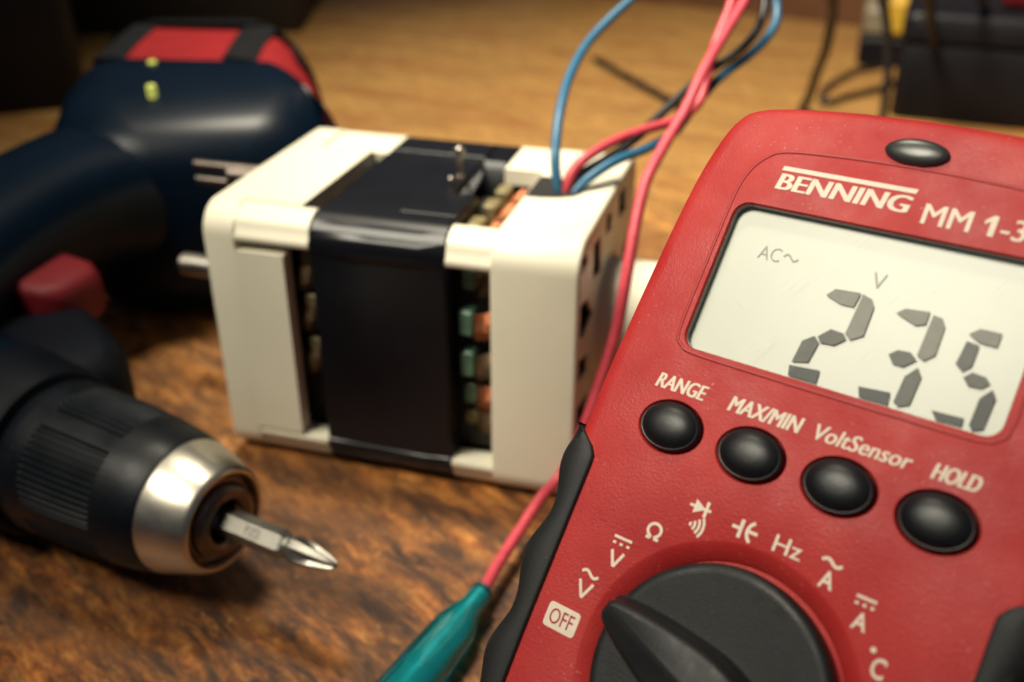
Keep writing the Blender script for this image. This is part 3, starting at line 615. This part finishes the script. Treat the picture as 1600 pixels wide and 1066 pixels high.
bm = bmesh.new(); lathe(bm, [(-60, 20), (-61, 23.0), (-63, 24.2), (-74, 25.0), (-76, 25.5), (-80, 25.7), (-81, 24.6), (-82, 24.4)], 72, 0, 0); dr.part('torque_collar', bm, 'grey', ang=40)
def sup(cx, cz, rx, rz, e, n=36):
    out = []
    for k in range(n):
        a = 2 * math.pi * k / n; c, s_ = math.cos(a), math.sin(a)
        out.append((cx + rx * math.copysign(abs(c) ** e, c), cz + rz * math.copysign(abs(s_) ** e, s_)))
    return out
bm = bmesh.new(); rings = []
for x, r_ in ((-80, 24), (-81, 24.8), (-87, 25.4), (-120, 25.8), (-170, 25.6), (-195, 24.5), (-205, 21), (-209, 14)):
    rings.append([V3(x, y, z) for y, z in sup(0, 0, r_, r_, .9)])
loft(bm, rings); dr.part('motor_housing', bm, 'blue', ang=50)
# nose below the chuck, in front of the trigger
bm = bmesh.new(); rings = []
for x, y1, hz in ((-62, 26, 12), (-64, 31, 15), (-72, 37, 18), (-84, 42, 19), (-100, 48, 18), (-112, 48, 16)):
    rings.append([V3(x, yy, zz) for yy, zz in rrect(4, y1, -hz, hz, 9, 5)])
loft(bm, rings); dr.part('nose_housing', bm, 'grey', ang=50)
# handle: swept from the housing back to the foot (world millimetres)
bm = bmesh.new(); rings = []
hpath = [(V3(-186, 262, 46), 27, 22), (V3(-180, 295, 50), 27, 22), (V3(-172, 325, 53), 27, 22), (V3(-162, 352, 53), 29, 24), (V3(-150, 376, 50), 36, 28), (V3(-140, 395, 47), 44, 35)]
for i, (c_, hx, hz) in enumerate(hpath):
    t = (hpath[min(i + 1, 5)][0] - hpath[max(i - 1, 0)][0]).normalized(); sd = V3(t.y, -t.x, 0).normalized(); upv = sd.cross(t)
    rings.append([c_ + sd * x + upv * z for x, z in sup(0, 0, hx, hz, .8)])
cols = [catmull([r_[j] for r_ in rings], False, 5) for j in range(36)]
loft(bm, [[W2D @ cols[j][i] for j in range(36)] for i in range(len(cols[0]))]); handle = dr.part('handle', bm, 'blue', ang=60)
bm = bmesh.new(); rings = []; tcn = V3(-146, 298, 43); tq = Matrix.Rotation(R(-22), 4, 'Z')
for x, y0, y1, hz in ((-14, -14, 13, 9), (-6, -14, 13, 9.5), (4, -13, 12, 9), (9, -11, 9, 8), (11, -8, 6, 6)):
    rings.append([W2D @ (tcn + tq @ V3(x, yy, zz)) for yy, zz in rrect(y0, y1, -hz, hz, 4, 5)])
loft(bm, rings); dr.part('trigger', bm, 'triggerred', ang=50)
# foot and battery: sections across its own depth
FW = Matrix.Translation((-122, 405, 0)) @ Matrix.Rotation(R(11), 4, 'Z'); F2D = W2D @ FW
def bulge(x, y): return y - (max(0, (x + 2) / 52) ** 2) * 66 * max(0, min(1, (y + 20) / 46))
def footring(y, x0, x1, z0, z1, r): return [F2D @ V3(x, bulge(x, y), z) for x, z in rrect(x0, x1, z0, z1, r, 10)]
def section(name, secs, m, parent=None):
    bm = bmesh.new(); loft(bm, [footring(*s_) for s_ in secs]); return dr.part(name, bm, m, parent, ang=50)
ft = section('foot', [(-52, -34, 34, 20, 64, 22), (-46, -48, 46, 9, 75, 30), (-36, -55, 50, 4, 81, 30), (-18, -59, 52, 2, 87, 27), (10, -60, 52, 2, 89, 26), (26, -60, 51, 2, 89, 26), (32, -59, 50, 3, 88, 25)], 'blue')
section('battery_band', [(31, -58.5, 49.5, 3.5, 87.4, 25), (60, -57, 47, 3.5, 88, 25), (96, -54, 42, 4, 88, 25)], 'drillred', ft)
section('battery_base', [(94, -56, 45, 2, 90, 25), (104, -52, 42, 4, 89, 25), (116, -44, 36, 8, 82, 22), (122, -36, 28, 14, 72, 18)], 'drillblack', ft)
# black rubber running over the red band
for x0, x1, y0, y1, sh in ((-46, -34, 30, 96, 8), (6, 20, 24, 96, 8), (-14, -4, 86, 96, 0)):
    bm = bmesh.new(); loft(bm, [[F2D @ V3(x + sh * k, bulge(x + sh * k, y), z) for x, z in ((x0, 72), (x1, 72), (x1, zt), (x1 - 2, zt + .8), (x0 + 2, zt + .8), (x0, zt))] for k, y, zt in ((0, y0, 88.2), (.4, (y0 + y1) / 2, 88.2), (1, y1, 88.6))]); dr.part('rubber_rib', bm, 'drillblack', ft)
bm = bmesh.new(); rings = []
for y in (66, 76, 86, 96):
    k = (y - 31) / 65; xs = 49.8 - 7.0 * k
    rings.append([F2D @ V3(x, bulge(x, y), z) for x, z in ((xs - 9, 85.6), (xs - 5, 82.5), (xs - 1.0, 75), (xs + 1.0, 62), (xs + 1.3, 20), (xs - 3, 20), (xs - 3, 60), (xs - 12, 76))])
loft(bm, rings); dr.part('rubber_edge', bm, 'drillblack', ft, ang=60)
for wx, wy in ((-145.5, 417), (-134.5, 380)):
    q = FW.inverted() @ V3(wx, wy, 88); bm = bmesh.new()
    loft(bm, [[F2D @ V3(*e_, z) for e_ in ell(q.x, q.y, r_, r_, 16)] for r_, z in ((1.8, 84), (1.8, 89.5), (1.1, 90.0))]); dr.part('indicator_light', bm, 'led', ft)

# ------------------------------------------------------------------ screwdriver bit in the chuck
sb = Thing('screwdriver_bit', 'steel cross tipped screwdriver bit clamped in the drill chuck', 'screwdriver bit', DW, (0, 0, 0))
bm = bmesh.new()
def hexr(x, r_): return [V3(x, r_ * math.cos(R(60 * k + 43)), r_ * math.sin(R(60 * k + 43))) for k in range(6)]
loft(bm, [hexr(-4.8, 3.75), hexr(18.6, 3.75), hexr(18.9, 3.7), hexr(20.0, 3.1)]); shank = sb.part('hex_shank', bm, 'bitsteel', ang=20)
bm = bmesh.new()
def cross(x, ro, ri, tw=.42):
    o = []
    for k in range(4):
        a = math.pi / 2 * k + tw
        for da, r_ in ((-.30, ro), (.30, ro), (math.pi / 4 - .22, ri), (math.pi / 4 + .22, ri)): o.append(V3(x, r_ * math.cos(a + da), r_ * math.sin(a + da)))
    return o
loft(bm, [cross(19.6, 2.8, 2.75), cross(21.0, 2.8, 2.75), cross(22.0, 3.4, 3.35), cross(23.4, 3.5, 3.3), cross(26.0, 3.2, 2.45), cross(29.0, 2.7, 1.75), cross(32.0, 2.0, 1.2), cross(34.0, 1.35, .9), cross(34.8, .8, .65)]); sb.part('cross_tip', bm, 'bitsteel', ang=25)
fa = R(133); nv = V3(0, math.cos(fa), math.sin(fa)); uv_ = V3(0, math.sin(fa), -math.cos(fa)); ap = 3.75 * math.cos(R(30))
sb.part('stamped_lettering', text_bm('PZ2', 9.0, 13.6, -1.0, 1.1, ap + .03, 0, 0, lambda u, v, w_: V3(u, 0, 0) + uv_ * v + nv * w_), 'darksteel', shank)

# ------------------------------------------------------------------ things at the back
def boxthing(name, label, cat, x0, x1, y0, y1, z1, rot, m, bev=6, lid=None):
    cx, cy = (x0 + x1) / 2, (y0 + y1) / 2
    t = Thing(name, label, cat, Matrix.Translation((cx, cy, 0)) @ Matrix.Rotation(R(rot), 4, 'Z'), (0, 0, 0))
    hx, hy = (x1 - x0) / 2, (y1 - y0) / 2
    zb = z1 * .72 if lid else z1
    bm = bmesh.new(); loft(bm, [[V3(x, y, z) for x, y in rrect(-hx + i, hx - i, -hy + i, hy - i, bev, 4)] for i, z in ((1, 0), (0, 2), (0, zb - 3), (1, zb - 1), (3, zb))]); t.part('body', bm, m)
    if lid:
        bm = bmesh.new(); loft(bm, [[V3(x, y, z) for x, y in rrect(-hx + i, hx - i, -hy + i, hy - i, bev, 4)] for i, z in ((.5, zb + .6), (-1, zb + 2), (-1, z1 - 4), (1, z1 - 1), (5, z1))]); t.part('lid', bm, lid)
    return t
boxthing('storage_box', 'dark grey storage box standing at the back left behind the drill', 'box', -560, -185, 880, 1120, 220, 3, 'greybox', 8, 'greybox')
boxthing('tool_case', 'black tool case at the far left edge beyond the drill', 'case', -620, -305, 600, 800, 170, 22, 'blackbox', 8, 'blackbox')
bc = boxthing('black_case', 'black plastic case at the back right behind the multimeter', 'case', 252, 488, 596, 706, 66, -21, 'blackbox', 8, 'blackbox')
ad = Thing('power_adapter', 'yellow and grey power adapter with black base beside the black case', 'adapter', Matrix.Translation((308, 792, 0)) @ Matrix.Rotation(R(-18), 4, 'Z'), (0, 0, 0))
bm = bmesh.new(); box(bm, -42, 40, -29, 29, 0, 21.6, 3); ad.part('base', bm, 'blackbox')
bm = bmesh.new(); box(bm, -41, -25, -28, 28, 22, 42, 3); ad.part('housing', bm, 'palegrey')
bm = bmesh.new(); box(bm, -24, 40, -30, 30, 22, 50, 4); ad.part('housing', bm, 'yellow')
rq = Matrix.Translation((330, 653, 66.2)) @ Matrix.Rotation(R(-21), 4, 'Z')
bm = bmesh.new(); box(bm, -26, 26, -16, 16, 0, 22, 3); bm.transform(rq); single('red_box', bm, 'triggerred', 'small dark red box lying on top of the black case', 'box', base=(330, 653, 66.2))
# twist drill on the bench
bm = bmesh.new(); pA, pB = V3(61.7, 791, 2.6), V3(112, 650, 2.6); ax = (pB - pA).normalized(); sx_ = V3(-ax.y, ax.x, 0); rings = []
for i in range(80):
    t = i / 79; tw = t * 22
    rr_ = 2.6 * min(1, .2 + t * 20)
    rg = []
    for k in range(16):
        a = 2 * math.pi * k / 16; r_ = rr_ * (1 - .42 * max(0, math.cos(2 * (a - tw))) ** 3)
        rg.append(pA.lerp(pB, t) + sx_ * r_ * math.cos(a) + V3(0, 0, 1) * r_ * math.sin(a))
    rings.append(rg)
loft(bm, rings); single('twist_drill_bit', bm, 'blackbox', 'dark twist drill bit lying on the bench behind the wires', 'drill bit', base=tuple((pA + pB) / 2 - V3(0, 0, 2.6)), ang=60)
